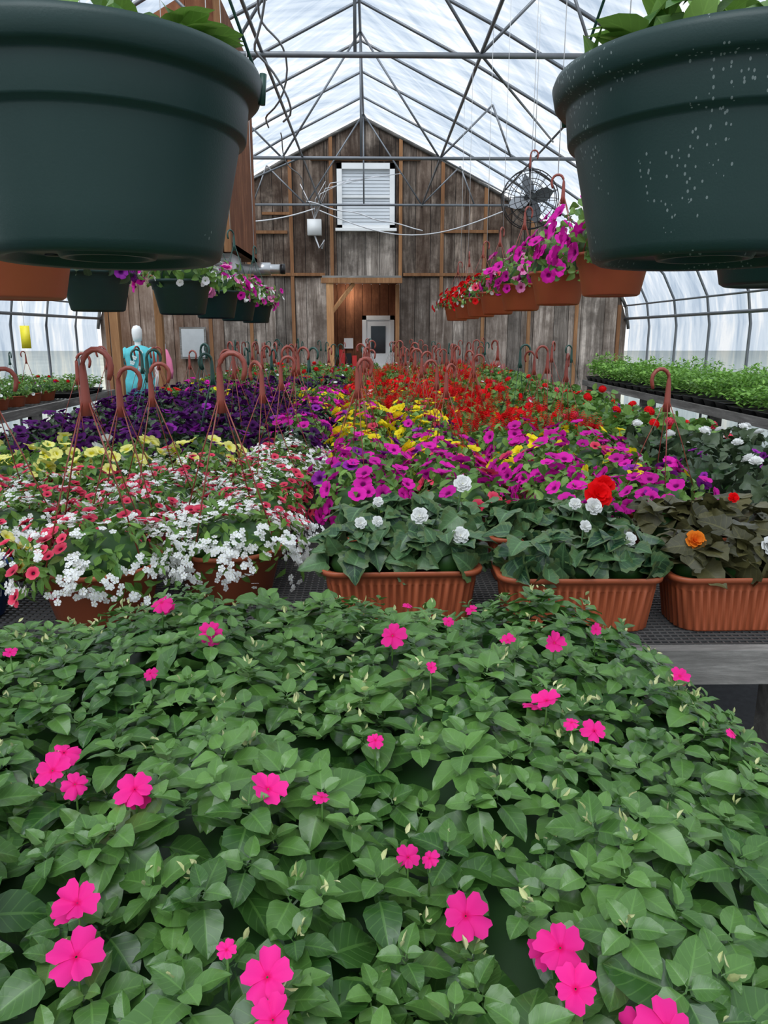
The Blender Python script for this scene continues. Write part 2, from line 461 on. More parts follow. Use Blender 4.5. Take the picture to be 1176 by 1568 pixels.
FL = [(-.37,.80,.9),(-.365,.755,.95),(-.325,.72,.7),(-.25,.69,1.0),(-.11,.69,.95),(-.055,.70,.45),(.003,.81,.5),(.035,.64,.6),(.056,.64,.45),
 (.085,.575,1.1),(.16,.53,1.05),(.165,.495,.9),(-.26,.555,.95),(-.245,.51,1.1),(-.085,.485,1.0),(-.077,.455,.8),(-.12,.505,.4),(.225,.455,1.1),(.03,1.05,1.0),
 (-.26,1.12,.95),(-.37,1.23,.95),(.23,.89,.9),(.28,.84,.8),(.25,.84,.5),(.30,1.13,.9),(.22,1.12,.6),(.125,1.14,.45),(.38,1.17,.5),(.19,1.33,.6),(.07,1.36,.5),
 (-.325,1.0,.5),(-.55,1.05,.5),(.50,1.1,.75),(.08,.93,.4),(.5,.92,.4)]
for x,y,s in FL:
    h,q = H(x,y); n = nrm(nor(x,y)*.5+np.array([0,-.6,.6])+rv()*.5)
    p = np.array([x,y,h+.022])
    T = R.choice(F_IMP)
    stamp(mb, T, basis(cross(n,rv()), n), .0235*s, p, 'petal_hotpink', U(.2,1))
    if s > .85 and R.random() < .5:
        n2 = nrm(n+rv()*.6); stamp(mb, R.choice(F_IMP), basis(cross(n2,rv()), n2), .018*s, p+np.array([U(-.02,.02),.012,-.014]), 'petal_hotpink', U(0,.6))
    tube(mb, [p-n*.004, p-np.array([0,0,.05])], .0012, 'leaf_impatiens', 4)
mb.obj('impatiens_plants')
print('rosettes', cnt)
bench('plant_table', -.90, .55, .3, 1.58, .58, .05)
tb = MB()
for i in range(5):
    for j in range(4):
        pot(tb, .13, .13, 'plastic_black', (-.74+i*.28, .46+j*.32, .58))
tb.obj('nursery_pots')

# ------------------------------------------------------------------ potted plant variants
def v_cal(white, coral, extra=None, potm='terracotta', hang='hanger_brown', r=.175, h=.16, hangz=.60, side=None):
    mb = MB(); pot(mb, r, h, potm)
    a = U(0,6.28) if side is None else side; da = np.array([math.cos(a), math.sin(a), 0])
    fl = [(F_CAL,'petal_coral',coral,.0195,lambda d: d@da > -.45), (F_BAC,'petal_white',white,.0112,lambda d: d@da < .30)]
    if extra: fl.append(extra)
    plant(mb, (0,0,h-.005), r*1.3, r*1.3, .13, 420, L_SM, .040, 'leaf_petunia', fl, low=-.40, upf=.35, irr=.2)
    if hang: hanger(mb, r*.97, h, hangz, hang, 4)
    return mb.mesh('calibrachoa')
def v_pet(mts, n, size=.035, leaf='leaf_petunia', potm='terracotta', hang='hanger_brown', r=.165, h=.15, hangz=.60, T=None, ph=.16, nl=180, LT=None, ls=.048):
    mb = MB(); pot(mb, r, h, potm)
    fl = [(T or F_PET, m, int(n*w), size, None) for m, w in mts]
    plant(mb, (0,0,h+.005), r*1.28, r*1.28, ph, nl, LT or L_PET, ls, leaf, fl, low=-.15, upf=.15, irr=.16)
    if hang: hanger(mb, r*.97, h, hangz, hang, 4)
    return mb.mesh('petunia')
CAL = [v_cal(480,70,side=2.4), v_cal(700,45,side=1.8), v_cal(260,95), v_cal(520,70,hang=None), v_cal(360,80,hang=None)]
CALY = v_cal(20,26,(F_PET,'petal_paleyellow',18,.03,None), potm='plastic_blue', hang='hanger_green')
YEL = [v_pet([('petal_paleyellow',1)],30,hang=None), v_pet([('petal_paleyellow',.5),('petal_purple',.6)],36), v_pet([('petal_paleyellow',.7),('petal_white',.3)],28,hang=None)]
PUR = [v_pet([('petal_purple',1)],66,leaf='leaf_dark'), v_pet([('petal_purple',.8),('petal_violet',.2)],66,leaf='leaf_dark',hang='hanger_green'), v_pet([('petal_purple',1)],60,leaf='leaf_dark',hang=None), v_pet([('petal_purple',1)],60,leaf='leaf_dark',hang=None)]
MAG = [v_pet([('petal_magenta',1)],34,hang=None), v_pet([('petal_magenta',.65),('petal_yellow',.35)],34,hang=None), v_pet([('petal_magenta',.8),('petal_coral',.2)],32,hang=None), v_pet([('petal_magenta',.8),('petal_violet',.3)],32)]
YEB = [v_pet([('petal_yellow',.8),('petal_magenta',.3)],34,hang=None), v_pet([('petal_yellow',.7),('petal_coral',.3),('petal_violet',.2)],36)]
RED = [v_pet([('petal_red',1)],44,.040,T=F_SPK,ph=.17,nl=150,hang=None), v_pet([('petal_red',1)],34,.038,T=F_SPK,ph=.15,nl=170,hang=None), v_pet([('petal_red',.85),('petal_yellow',.15)],50,.034,ph=.17,nl=150), v_pet([('petal_red',1)],38,.040,T=F_SPK,ph=.17,nl=150)]
REDG = [v_pet([('petal_red',1)],7,.038,T=F_UMB,ph=.18,nl=110,LT=L_GER,ls=.06,hang=None), v_pet([('petal_red',.6),('petal_coral',.5)],6,.034,T=F_UMB,ph=.17,nl=120,LT=L_GER,ls=.06,hang=None)]
GRN = [v_pet([('petal_white',1)],8,.022,ph=.16,nl=190), v_pet([('petal_red',1)],8,.03,ph=.16,nl=190,hang=None), v_pet([('petal_white',1)],6,.02,nl=190,ph=.15,hang='hanger_green'), v_pet([('petal_violet',1)],8,.02,nl=190,ph=.15,hang=None)]
DRK = [v_pet([('petal_white',1)],7,.030,leaf='leaf_dark',potm='plastic_black',hang=None,T=F_BEG,LT=L_BEG,ls=.07,nl=95,ph=.17), v_pet([('petal_violet',1)],14,.02,leaf='leaf_dark',potm='plastic_black',hang=None,LT=L_PET,ls=.05,nl=150,ph=.17)]
DRK.append(DRK[0])

NM = {'CAL':'potted_calibrachoa','YEL':'potted_yellow_petunia','PUR':'potted_purple_petunia','MAG':'potted_magenta_petunia','YEB':'potted_yellow_calibrachoa','RED':'potted_red_salvia','REDG':'potted_red_geranium','GRN':'potted_bedding_plant','DRK':'potted_dark_leaf_begonia'}
def put(kind, lst, x, y, s=1.0, z=BZ, rz=None):
    me = R.choice(lst) if isinstance(lst, list) else lst
    return inst(NM[kind], me, (x,y,z), U(0,6.28) if rz is None else rz, s)
put('CAL', CAL[0], -.82, 2.15, 1.1, rz=0); put('CAL', CALY, -1.24, 2.12, .95)
put('CAL', CAL[1], -.47, 2.33, 1.08, rz=0); put('CAL', CAL[2], -.88, 2.62, 1.0); put('CAL', CAL[1], -1.28, 2.55, rz=.4)
put('CAL', CAL[3], -.46, 2.76); put('CAL', CAL[0], -.88, 3.0, rz=.3); put('CAL', CAL[4], -1.28, 2.98); put('CAL', CAL[2], -1.68, 2.95)
put('CAL', CAL[2], -.46, 3.15); put('CAL', CAL[3], -.46, 3.52); put('CAL', CAL[4], -.86, 3.38)
put('YEL', YEL, -1.27, 3.40); put('YEL', YEL, -1.67, 3.36); put('YEL', YEL, -2.05, 3.3)
put('YEL', YEL[0], -.86, 3.76); put('CAL', CAL[1], -.47, 3.9)
y = 3.78
while y < 13.9:
    for i, x in enumerate([-2.03,-1.64,-1.25,-.86,-.47]):
        if y < 4.0 and x > -1.0: continue
        xj = x+U(-.03,.03); yj = y+U(-.03,.03)
        if y < 3.9: kd = 'YEL'
        elif y < 7.4: kd = 'PUR' if (x < -.6 or y < 4.6) else R.choice(['MAG','MAG','PUR'])
        elif y < 9: kd = R.choice(['PUR','PUR','GRN','MAG'])
        else: kd = R.choice(['GRN','GRN','GRN','REDG'])
        lst = {'YEL':YEL,'PUR':PUR,'MAG':MAG,'GRN':GRN,'REDG':REDG}[kd]
        put(kd, lst, xj, yj, U(.95,1.08))
    y += .42
y = 2.92
while y < 13.9:
    for i, x in enumerate([-.05,.36,.77,1.18,1.60,2.02]):
        xj = x+U(-.03,.03); yj = y+U(-.03,.03)
        if x > 1.4 and y < 4.3: kd = 'DRK'
        elif y < 3.5: kd = 'MAG'
        elif y < 4.5: kd = R.choice(['YEB','MAG','YEB']) if x < 1.0 else 'MAG'
        elif y < 5.2: kd = 'YEB' if x < .5 else ('RED' if x < 1.3 else 'REDG')
        elif y < 11.5: kd = ('YEB' if (x < .5 and y < 6.2) else R.choice(['RED','RED','RED','RED','RED','GRN','REDG'])) if x < 1.3 else R.choice(['REDG','GRN'])
        else: kd = R.choice(['GRN','RED','GRN'])
        lst = {'YEB':YEB,'MAG':MAG,'GRN':GRN,'RED':RED,'DRK':DRK,'REDG':REDG}[kd]
        put(kd, lst, xj, yj, U(.95,1.08))
    y += .42

# ------------------------------------------------------------------ begonia window boxes
def wbox(mb, w=.46, d=.20, h=.165, mat='terracotta'):
    N = 260
    prof = [(.86,.0,0),(.88,.004,1),(.95,h*.74,1),(.965,h*.76,0),(.97,h*.9,0),(1.03,h*.905,0),(1.04,h*.99,0),(1.02,h,0),(.96,h*.99,0),(.93,h*.85,0)]
    V=[]
    def ring(sc_, z, rib):
        out=[]
        hw, hd, cr = w/2*sc_, d/2*sc_, .055
        L1 = 2*(hw-cr); L2 = 2*(hd-cr); A = math.pi*cr/2; tot = 2*L1+2*L2+4*A
        for i in range(N):
            s_ = tot*i/N; rb = (.0035*(1 if math.sin(2*math.pi*s_/tot*52) > 0 else -1)) if rib else 0
            q = s_
            for (cx,cy,dx,dy,Ls) in [(-(hw-cr),-(hd-cr),1,0,L1),((hw-cr),-(hd-cr),0,1,L2),((hw-cr),(hd-cr),-1,0,L1),(-(hw-cr),(hd-cr),0,-1,L2)]:
                if q < Ls:
                    nx_, ny_ = dy, -dx
                    out.append((cx+dx*q+nx_*(cr+rb), cy+dy*q+ny_*(cr+rb), z)); break
                q -= Ls
                ex, ey = cx+dx*Ls, cy+dy*Ls
                if q < A:
                    a = math.atan2(-dx, dy)+q/cr
                    out.append((ex+(cr+rb)*math.cos(a), ey+(cr+rb)*math.sin(a), z)); break
                q -= A
            else: out.append(out[-1])
        return out
    for s_, z, rb in prof: V += ring(s_, z, rb)
    F = grid_faces(len(prof), N, True)
    F.append(tuple(range(N))[::-1])
    mb.add(np.array(V), F, mat, np.tile([.5,0,0],(len(V),1)).astype(float))
    S = ring(.935, h*.86, 0)
    mb.add(np.array(S), [tuple(range(N))], 'soil', np.tile([.5,0,0],(N,1)).astype(float))
def v_beg(fl, leaf='leaf_begonia', w=.46, nl=60):
    mb = MB(); wbox(mb, w)
    for cx in (-w*.3, 0, w*.3):
        plant(mb, (cx,U(-.01,.01),.165), .12, .115, .105, int(nl/3), L_BEG, .085, leaf, [], low=.0)
        for k in range(13):
            a = U(0,6.3); tv = nrm([math.cos(a), math.sin(a), U(-.15,.35)])
            stamp(mb, L_BEG, basis(tv, np.array([0,0,1.])+rv()*.45+np.array([0,-.2,0])), U(.06,.105), (cx+tv[0]*.06, tv[1]*.05, .185+U(0,.085)), leaf)
    for (m, x, y, z, s) in fl:
        ax = nrm([U(-.3,.3), -.9, .55]); p = np.array([x,y,z])
        stamp(mb, F_BEG, basis(cross(ax,rv()), ax), s, p, m, U(.6,1))
        tube(mb, [p-ax*.005, (x*.9, y+.03, .18)], .003, 'leaf_begonia', 5)
    return mb.mesh('begonia_box')
NB = 'begonia_window_box'
inst(NB, v_beg([('petal_white',-.12,-.02,.29,.020),('petal_white',.055,-.02,.31,.028),('petal_white',.17,-.06,.26,.028),('petal_white',-.07,.0,.29,.018)]), (.085,2.13,BZ), .02)
inst(NB, v_beg([('petal_white',.02,.0,.29,.02),('petal_white',.14,-.03,.26,.022)]), (.595,2.06,BZ), -.01)
inst(NB, v_beg([('petal_orange',-.17,-.05,.26,.032),('petal_white',.03,-.08,.25,.030),('petal_white',.10,-.05,.30,.042)], 'leaf_bronze'), (1.085,2.06,BZ), .01)
inst(NB, v_beg([('petal_white',.0,-.02,.30,.03)]), (1.60,2.08,BZ), 0)
b2 = v_beg([('petal_white',-.10,-.02,.27,.02),('petal_white',.19,-.02,.33,.034)])
inst(NB, b2, (.12,2.50,BZ), .03)
inst(NB, v_beg([('petal_red',.13,-.05,.30,.052),('petal_red',.165,0,.32,.042),('petal_white',.10,-.11,.275,.032),('petal_white',.04,-.11,.285,.022)]), (.63,2.48,BZ), 0)
inst(NB, v_beg([('petal_red',.1,.0,.28,.02)], 'leaf_bronze'), (1.15,2.48,BZ), 0)
inst(NB, v_beg([('petal_white',-.1,-.02,.28,.03)], 'leaf_dark'), (1.68,2.50,BZ), 0)

# ------------------------------------------------------------------ hanging baskets
def bigpot(mb, mt):
    pr = [(0.001,.014),(.045,.014),(.05,.004),(.058,.004),(.062,.012),(.115,.012),(.12,.002),(.132,0),(.139,.004),(.143,.014),(.150,.05),(.1695,.138),(.1705,.142),(.178,.145),(.1795,.148),(.183,.182),(.184,.187),(.194,.189),(.198,.193),(.202,.212),(.199,.220),(.190,.222),(.184,.214),(.175,.185),(.170,.17)]
    lathe(mb, pr, mt, (0,0,0), 96)
    lathe(mb, [(.173,.18),(.001,.185)], 'soil', (0,0,0), 24)
    for k in range(5):
        a = k*6.283/5+.3; tube(mb, [(.088*math.cos(a),.088*math.sin(a),.010),(.088*math.cos(a),.088*math.sin(a),.0135)], .009, 'plastic_black', 10)
for nm,(x,y),angs,seed in (('hanging_basket_green',(-.335,1.0),(.12,2.2,3.95),0),('hanging_basket_green',(.43,1.0),(1.4,2.5,-.6),1)):
    mb = MB(); bigpot(mb, 'pot_green_spotted' if seed else 'pot_green')
    plant(mb, (0,0,.20), .165, .165, .11, 80, L_PET, .07, 'leaf_petunia', [], low=.1)
    for k in range(12):
        a = (U(-.2,1.5) if seed == 0 else U(1.6,3.4)); tv = nrm([math.cos(a), math.sin(a), U(.25,.8)])
        stamp(mb, L_PET, basis(tv, np.array([0,0,1.])+rv()*.5), U(.05,.08), (tv[0]*.12, tv[1]*.12, .24+U(0,.02)), 'leaf_petunia', U(.4,1))
    hanger(mb, .198, .215, .72, 'hanger_green', 3, up=2.43, rot=0, hs=1.2, angs=angs)
    for a in angs:
        tube(mb, [(.200*math.cos(a),.200*math.sin(a),.19),(.203*math.cos(a),.203*math.sin(a),.225)], .0045, 'hanger_green', 8)
    mb.obj(nm, loc=(x,y,1.69))
def v_hang(potm, mts, size, hang, T=F_PET, rx=1.3, ph=.16, up=2.36, leaf='leaf_petunia', n=30):
    mb = MB(); r=.16; h=.17; pot(mb, r, h, potm)
    plant(mb, (0,0,h+.01), r*rx, r*rx, ph, 200, L_PET, .05, leaf, [(T if m!='petal_white' else F_CAL, m, int(n*w), size if m!='petal_white' else .02, None) for m,w in mts], low=-.3, upf=.05, irr=.2)
    hanger(mb, r*.97, h, .56, hang, 4, up=up, hs=1.2)
    return mb.mesh('hanging')
hm = [v_hang('terracotta', [('petal_magenta',1)], .043, 'hanger_brown', n=44, ph=.24, rx=1.5), v_hang('terracotta', [('petal_magenta',.8),('petal_pinklight',.5)], .038, 'hanger_brown', n=40, ph=.2, rx=1.45),
      v_hang('terracotta', [('petal_coral',.6),('petal_white',.5),('petal_magenta',.3)], .032, 'hanger_brown',n=48), v_hang('terracotta', [('petal_red',1),('petal_white',.25)], .034, 'hanger_brown',n=52)]
for x,y,i in ((1.0,3.2,0),(1.01,4.15,0),(1.01,5.15,1),(1.01,6.1,2),(1.01,7.0,3),(1.0,7.9,3),(1.0,8.9,3)):
    inst('hanging_basket_terracotta', hm[i], (x,y,1.755), U(0,6.28))
hg = [v_hang('pot_green', [('petal_magenta',.8),('petal_white',.6)], .030, 'hanger_green', n=40), v_hang('pot_green', [('petal_pinklight',.6),('petal_magenta',.6),('petal_white',.3)], .032, 'hanger_green', n=38),
      v_hang('pot_green', [('petal_violet',.9),('petal_purple',.3)], .030, 'hanger_green', leaf='leaf_dark')]
for x,y,i in ((-.98,4.0,0),(-1.0,4.95,1),(-1.03,5.9,0),(-1.04,6.9,1),(-1.22,3.45,2),(.86,1.62,2)):
    inst('hanging_basket_green', hg[i], (x,y,1.70), U(0,6.28))
ht = v_hang('terracotta', [('petal_white',.1)], .028, 'hanger_brown')
for x,y in ((-1.33,2.45),(-.93,2.05)):
    inst('hanging_basket_terracotta', ht, (x,y,1.69), U(0,6.28))

# ------------------------------------------------------------------ seedling trays on side benches
def v_tray(ht, leaf, LT, ls, n, fl=None, potm='plastic_black'):
    mb = MB(); w,d,h = .30,.27,.065
    V=[]
    for (s,z) in ((.9,0),(1,h),(1.04,h),(1.04,h-.006)):
        V += [(-w*s,-d/2*s,z),(w*s,-d/2*s,z),(w*s,d/2*s,z),(-w*s,d/2*s,z)]
    F = grid_faces(4,4,True)+[(3,2,1,0)]
    mb.add(np.array(V,float), F, potm, np.tile([.5,0,0],(16,1)).astype(float))
    mb.add(np.array([(-w*.98,-d*.49,h*.85),(w*.98,-d*.49,h*.85),(w*.98,d*.49,h*.85),(-w*.98,d*.49,h*.85)],float), [(0,1,2,3)], 'soil', np.tile([.5,0,0],(4,1)).astype(float))
    a1=U(0,6); a2=U(0,6)
    for i in range(n):
        x=U(-w,w)*1.04; y=U(-d/2,d/2)*1.08; zz=h+ht*(U(.2,1)+.22*math.sin(x*14+a1)*math.sin(y*18+a2))
        a=U(0,6.3); tv=nrm([math.cos(a),math.sin(a),U(-.3,1.1)])
        stamp(mb, LT, basis(tv, np.array([0,0,1.])+rv()*.4), ls*U(.7,1.2), (x,y,zz), leaf)
    if fl:
        for i in range(fl[1]):
            ax=nrm([U(-.4,.4),U(-.6,.2),1]); stamp(mb, fl[2], basis(cross(ax,rv()),ax), fl[3], (U(-w,w),U(-d/2,d/2),h+ht*1.05), fl[0])
    return mb.mesh('tray')
TR = [v_tray(.20,'leaf_seedling',L_PET,.065,340), v_tray(.30,'leaf_seedling',L_THIN,.08,480), v_tray(.16,'leaf_petunia',L_PET,.055,320), v_tray(.14,'leaf_petunia',L_PET,.05,280,('petal_red',3,F_UMB,.03))]
y = 3.8
while y < 13.8:
    for x in (4.28,4.92):
        i = (1 if x > 4.5 else R.choice([1,0])) if y < 7.5 else R.choice([0,0,1,2])
        inst('seedling_tray', TR[i], (x,y,BZ), 0 if R.random()<.5 else math.pi, (1,1,U(.85,1.35)))
    y += .31
y = 4.2
while y < 11.3:
    for x in (-4.28,-4.92):
        if x > -4.5 and 6.2 < y < 9.9: continue
        inst('seedling_tray', TR[R.choice([0,2,2,3])], (x,y,BZ), 0 if R.random()<.5 else math.pi, (1,1,U(.8,1.2)))
    y += .31
for i in range(9): put('GRN', GRN, -4.22, 6.35+i*.42, .88)
# ------------------------------------------------------------------ greenhouse shell
RX, YB, YF = -.14, 16.0, -2.5
PR = [(5.55,0),(5.55,1.0),(5.55,1.75),(5.47,2.2),(5.25,2.62),(4.85,3.02),(4.25,3.47),(3.5,3.95),(2.8,4.36),(1.5,5.06),(0,5.78)]
def roofz(x):
    d = abs(x-RX)
    for (xa,za),(xb,zb) in zip(PR[2:],PR[3:]):
        if xb <= d <= xa: return za+(zb-za)*(xa-d)/(xa-xb)
    return 1.75
def film(name, prof):
    V=[]; ys = np.linspace(YF, YB, 15)
    for y in ys:
        for x,z in prof: V.append((x,y,z))
    mb = MB(); mb.add(np.array(V,float), grid_faces(len(ys), len(prof)), 'film', np.tile([.5,0,0],(len(V),1)).astype(float)); return mb.obj(name)
o=.045
film('ceiling', [(RX-x-(o if x>0 else 0)*.7,z+o*.8) for x,z in PR[2:]]+[(RX+x+o*.7,z+o*.8) for x,z in PR[2:-1][::-1]])
film('wall_left', [(RX-x-o*.7,z+(o*.8 if z>1.7 else 0)) for x,z in PR[:3]])
film('wall_right', [(RX+x+o*.7,z+(o*.8 if z>1.7 else 0)) for x,z in PR[:3]])
mb = MB(); pts=[(RX-x,YF,z) for x,z in PR]+[(RX+x,YF,z) for x,z in PR[:-1][::-1]]
mb.add(np.array(pts,float),[tuple(range(len(pts)))],'film',np.tile([.5,0,0],(len(pts),1)).astype(float)); mb.obj('wall_front')
mb = MB(); box(mb,-5.75,5.5,YF-.1,20,-.06,0,'floor_fabric'); mb.obj('floor')
mb = MB(); box(mb,-60,60,-40,80,-.14,-.07,'outside_grass'); mb.obj('ground_outside')

fr = MB()
arch = [(RX-x,z) for x,z in PR]+[(RX+x,z) for x,z in PR[:-1][::-1]]
ys=[YF+.1+1.32*i for i in range(14)]
for y in ys: tube(fr, [(x,y,z) for x,z in arch], .021, 'galv_pipe', 6)
for k in (3,6,8):
    for sg in (-1,1): tube(fr, [(RX+sg*(PR[k][0]-.04),YF,PR[k][1]-.02),(RX+sg*(PR[k][0]-.04),YB,PR[k][1]-.02)], .017, 'galv_pipe', 6)
for sg in (-1,1):
    tube(fr, [(RX+sg*5.48,YF,1.92),(RX+sg*5.48,YB,1.92)], .028, 'galv_pipe', 6)
tube(fr, [(RX,YF,5.74),(RX,YB,5.74)], .02, 'galv_pipe', 6)
fr.obj('greenhouse_hoop_frame')
CH = 4.1
def truss(y):
    mb = MB(); hw = 3.25
    tube(mb, [(RX-hw,y,CH),(RX+hw,y,CH)], .026, 'galv_pipe', 8)
    tube(mb, [(RX,y,CH),(RX,y,5.74)], .018, 'galv_pipe', 6)
    for sg in (-1,1):
        for xa, xb in ((1.15,.0),(1.15,1.9),(2.2,1.9)):
            tube(mb, [(RX+sg*xa,y,CH),(RX+sg*xb,y,roofz(RX+sg*xb)-.03)], .015, 'galv_pipe', 6)
    mb.obj('roof_truss')
for y in (-.4,3.6,7.6,11.7,15.7): truss(y)
rl = MB()
for x in (-1.0,1.03): tube(rl, [(x,YF,CH+.03),(x,YB,CH+.03)], .018, 'galv_pipe', 6)
for ya,yb in ((3.6,7.6),(7.6,11.7),(11.7,15.7)):
    for sg in (-1,1):
        tube(rl, [(1.03*sg,ya,CH),(RX+sg*2.8,yb,4.33)], .014, 'galv_pipe', 6)
rl.obj('basket_rail_frame')

# ------------------------------------------------------------------ barn wall
def topz(x): return roofz(x)-.03
ba = MB(); ZM = 2.74
wx0, wx1, wz0, wz1 = -.70,.50,3.68,4.92
ox0, ox1, oz1 = -.93,.56,2.66
edges = [-5.66]; x=-5.66
while x < 5.38:
    x = min(5.38, x+U(.20,.50)); edges.append(x)
for v in (wx0,wx1,ox0,ox1,RX): edges.append(v)
edges = sorted(set(edges))
for xa, xb in zip(edges, edges[1:]):
    if xb-xa < .02: continue
    g = .006; xm=(xa+xb)/2; yo = U(0,.015)
    za, zb = topz(xa), topz(xb)
    if max(za,zb) > ZM:
        if wx0 <= xm <= wx1: segs = [(ZM,wz0),(wz1,None)]
        else: segs=[(ZM,None)]
        for z0,z1 in segs:
            tone = U(0,.25)
            if z1 is None: box(ba, xa+g,xb-g,YB+yo,YB+.05,z0+.004,0,'barn_upper',U(.1,1),tone,zt=(max(za,z0+.02),max(zb,z0+.02)))
            else: box(ba, xa+g,xb-g,YB+yo,YB+.05,z0+.004,z1-.004,'barn_lower',U(.6,1),0)
    zt0 = min(ZM, za), min(ZM, zb)
    if ox0 <= xm <= ox1: box(ba, xa+g,xb-g,YB+yo,YB+.05,oz1,0,'barn_lower',U(.2,.9),.0,zt=zt0)
    else: box(ba, xa+g,xb-g,YB+yo,YB+.05,0,0,'barn_lower',U(.05,1),U(0,.22) if xm>-3.2 else U(.3,.9),zt=zt0)
for xa, xb in zip(edges, edges[1:]):
    xm=(xa+xb)/2
    za, zb = topz(xa), topz(xb)
    if ox0 <= xm <= ox1: box(ba, xa,xb,YB+.055,YB+.09,oz1,0,'plastic_black',zt=(za,zb))
    else: box(ba, xa,xb,YB+.055,YB+.09,0,0,'plastic_black',zt=(za,zb))
ba.obj('wall_back', smooth=False)
st = MB()
for x, z0, z1, g in ((-1.62,0,None,.9),(-.80,ZM,None,.8),(.60,ZM,None,.4),(1.45,2.2,None,.9),(2.33,0,None,.5),(3.3,0,None,.3),(-2.5,0,None,.5),(-3.35,0,None,.8),(-4.4,0,None,.9),(4.3,0,None,.4),(5.2,0,2.2,.9),(-5.5,0,2.1,.8)):
    zt = topz(x)-.03 if z1 is None else z1
    box(st, x-.035,x+.035,YB-.05,YB-.002,z0,zt,'wood_fresh',U(.1,.5),g)
for z,xa,xb in ((ZM+.06,-4.6,-.95),(ZM+.06,.66,4.6),(3.62,-2.5,-1.7),(5.0,-1.2,1.0),(ZM+.9,1.45,2.6)):
    box(st, xa,xb,YB-.06,YB-.003,z-.03,z+.03,'wood_fresh',.2,.8)
box(st,-2.2,-1.62,YB-.058,YB-.003,3.95,4.0,'wood_fresh',.3,.7)
st.obj('wall_back_framing', smooth=False)
tr_=MB()
for sg in (-1,1):
    for (xa,za),(xb,zb) in zip(PR[2:],PR[3:]):
        tube(tr_, [(RX+sg*xa,YB-.03,za-.04),(RX+sg*xb,YB-.03,zb-.04)], .035, 'wood_grey', 5, .1)
tr_.obj('trim_1')
w = MB()
cx0,cx1 = wx0+.02,wx1-.02
for a in ((cx0,cx0+.10,wz0,wz1),(cx1-.10,cx1,wz0,wz1),(cx0,cx1,wz0,wz0+.08),(cx0,cx1,wz1-.11,wz1)):
    box(w, a[0],a[1],YB-.07,YB+.02,a[2],a[3],'white_paint',.5)
box(w, cx0-.04,cx1+.04,YB-.12,YB+.0,wz0-.04,wz0+.015,'white_paint')
zm=(wz0+wz1)/2
box(w, cx0+.10,cx1-.10,YB-.035,YB+.02,zm-.022,zm+.022,'white_paint')
k = 16
for i in range(k):
    z = wz0+.08+i*(wz1-wz0-.19)/k; dz=(wz1-wz0-.19)/k
    V = np.array([(cx0+.10,YB-.005,z),(cx1-.10,YB-.005,z),(cx1-.10,YB+.006,z+dz),(cx0+.10,YB+.006,z+dz)],float)
    w.add(V,[(0,1,2,3)],'blind_white',np.tile([.5,0,0],(4,1)).astype(float))
box(w, cx0+.05,cx1-.05,YB+.02,YB+.03,wz0+.03,wz1-.03,'blind_white')
w.obj('window_1', smooth=False)
# entry recess
en = MB(); D2 = 16.75
for k in range(8):
    xa = ox0+k*(ox1-ox0)/8; box(en, xa+.004, xa+(ox1-ox0)/8-.004, D2, D2+.05, 0, oz1, 'plywood_red', U(.1,.5))
box(en, ox0,ox1,D2+.05,D2+.08,0,oz1,'plywood_red',.1)
box(en, ox0-.05,ox0,YB+.09,D2,0,oz1,'plywood_red',.2); box(en, ox1,ox1+.05,YB+.09,D2,0,oz1,'plywood_red',.4)
box(en, ox0-.05,ox1+.05,YB+.09,D2,oz1,oz1+.05,'plywood_red',.1)
en.obj('wall_entry', smooth=False)
po = MB()
box(po,-.90,-.76,YB-.55,YB-.42,0,2.60,'wood_fresh',.8,0)
box(po,.50,.58,YB-.14,YB-.06,0,2.60,'wood_fresh',.4,.5)
box(po,-1.0,.62,YB-.58,YB-.40,2.60,2.70,'wood_fresh',.4,.5)
tube(po,[(-.83,YB-.48,2.0),(-.35,YB-.48,2.6)],.05,'wood_fresh',4,.8)
box(po,-.98,.60,YB-.58,YB-.07,2.70,2.74,'wood_grey',.6)
po.obj('entry_porch', smooth=False)
dr = MB(); dx0,dx1 = -.20,.50
for a in ((dx0,dx0+.09,0,2.0),(dx1-.09,dx1,0,2.0),(dx0,dx1,1.91,2.0)): box(dr,a[0],a[1],D2-.06,D2-.002,a[2],a[3],'white_paint')
box(dr,dx0+.09,dx1-.09,D2-.04,D2-.005,0,1.91,'white_paint',.3)
box(dr,dx0+.19,dx1-.19,D2-.055,D2-.035,1.20,1.78,'glass_dark')
box(dr,dx0+.17,dx1-.17,D2-.05,D2-.04,.25,.95,'white_paint')
tube(dr,[(dx0+.13,D2-.04,1.0),(dx0+.13,D2-.10,1.0)],.025,'duct_metal',8)
dr.obj('door_1', smooth=False)
pl = MB(); lathe(pl,[(.001,.0),(.035,.02),(.045,.055),(.03,.09),(.02,.12),(.03,.16)],'white_paint',(-.45,16.42,2.50),16); pl.obj('entry_fill_bulb_prop')  # invented bulb shape, added to go with the entry fill light
ll = bpy.data.lights.new('entry_fill_light','POINT'); ll.energy=10; ll.shadow_soft_size=.06; ll.color=(1,.92,.82)  # added fill light behind the lintel, brightens the shaded door and recess
lo = bpy.data.objects.new('entry_fill_light', ll); lo.location=(-.45,16.42,2.42); sc.collection.objects.link(lo)
sh = MB()
box(sh,-.72,-.28,16.35,16.72,.90,.93,'wood_grey')
for xx in (-.70,-.32):
    for y_ in (16.37,16.66): box(sh,xx,xx+.04,y_,y_+.04,0,.90,'wood_grey')
box(sh,-.70,-.58,16.42,16.6,.93,1.28,'sign_red'); box(sh,-.55,-.44,16.42,16.6,.93,1.2,'plastic_black'); box(sh,-.42,-.32,16.45,16.6,.93,1.15,'sign_red'); box(sh,-.60,-.40,16.68,16.70,1.30,1.52,'white_paint')
sh.obj('supply_shelf', smooth=False)
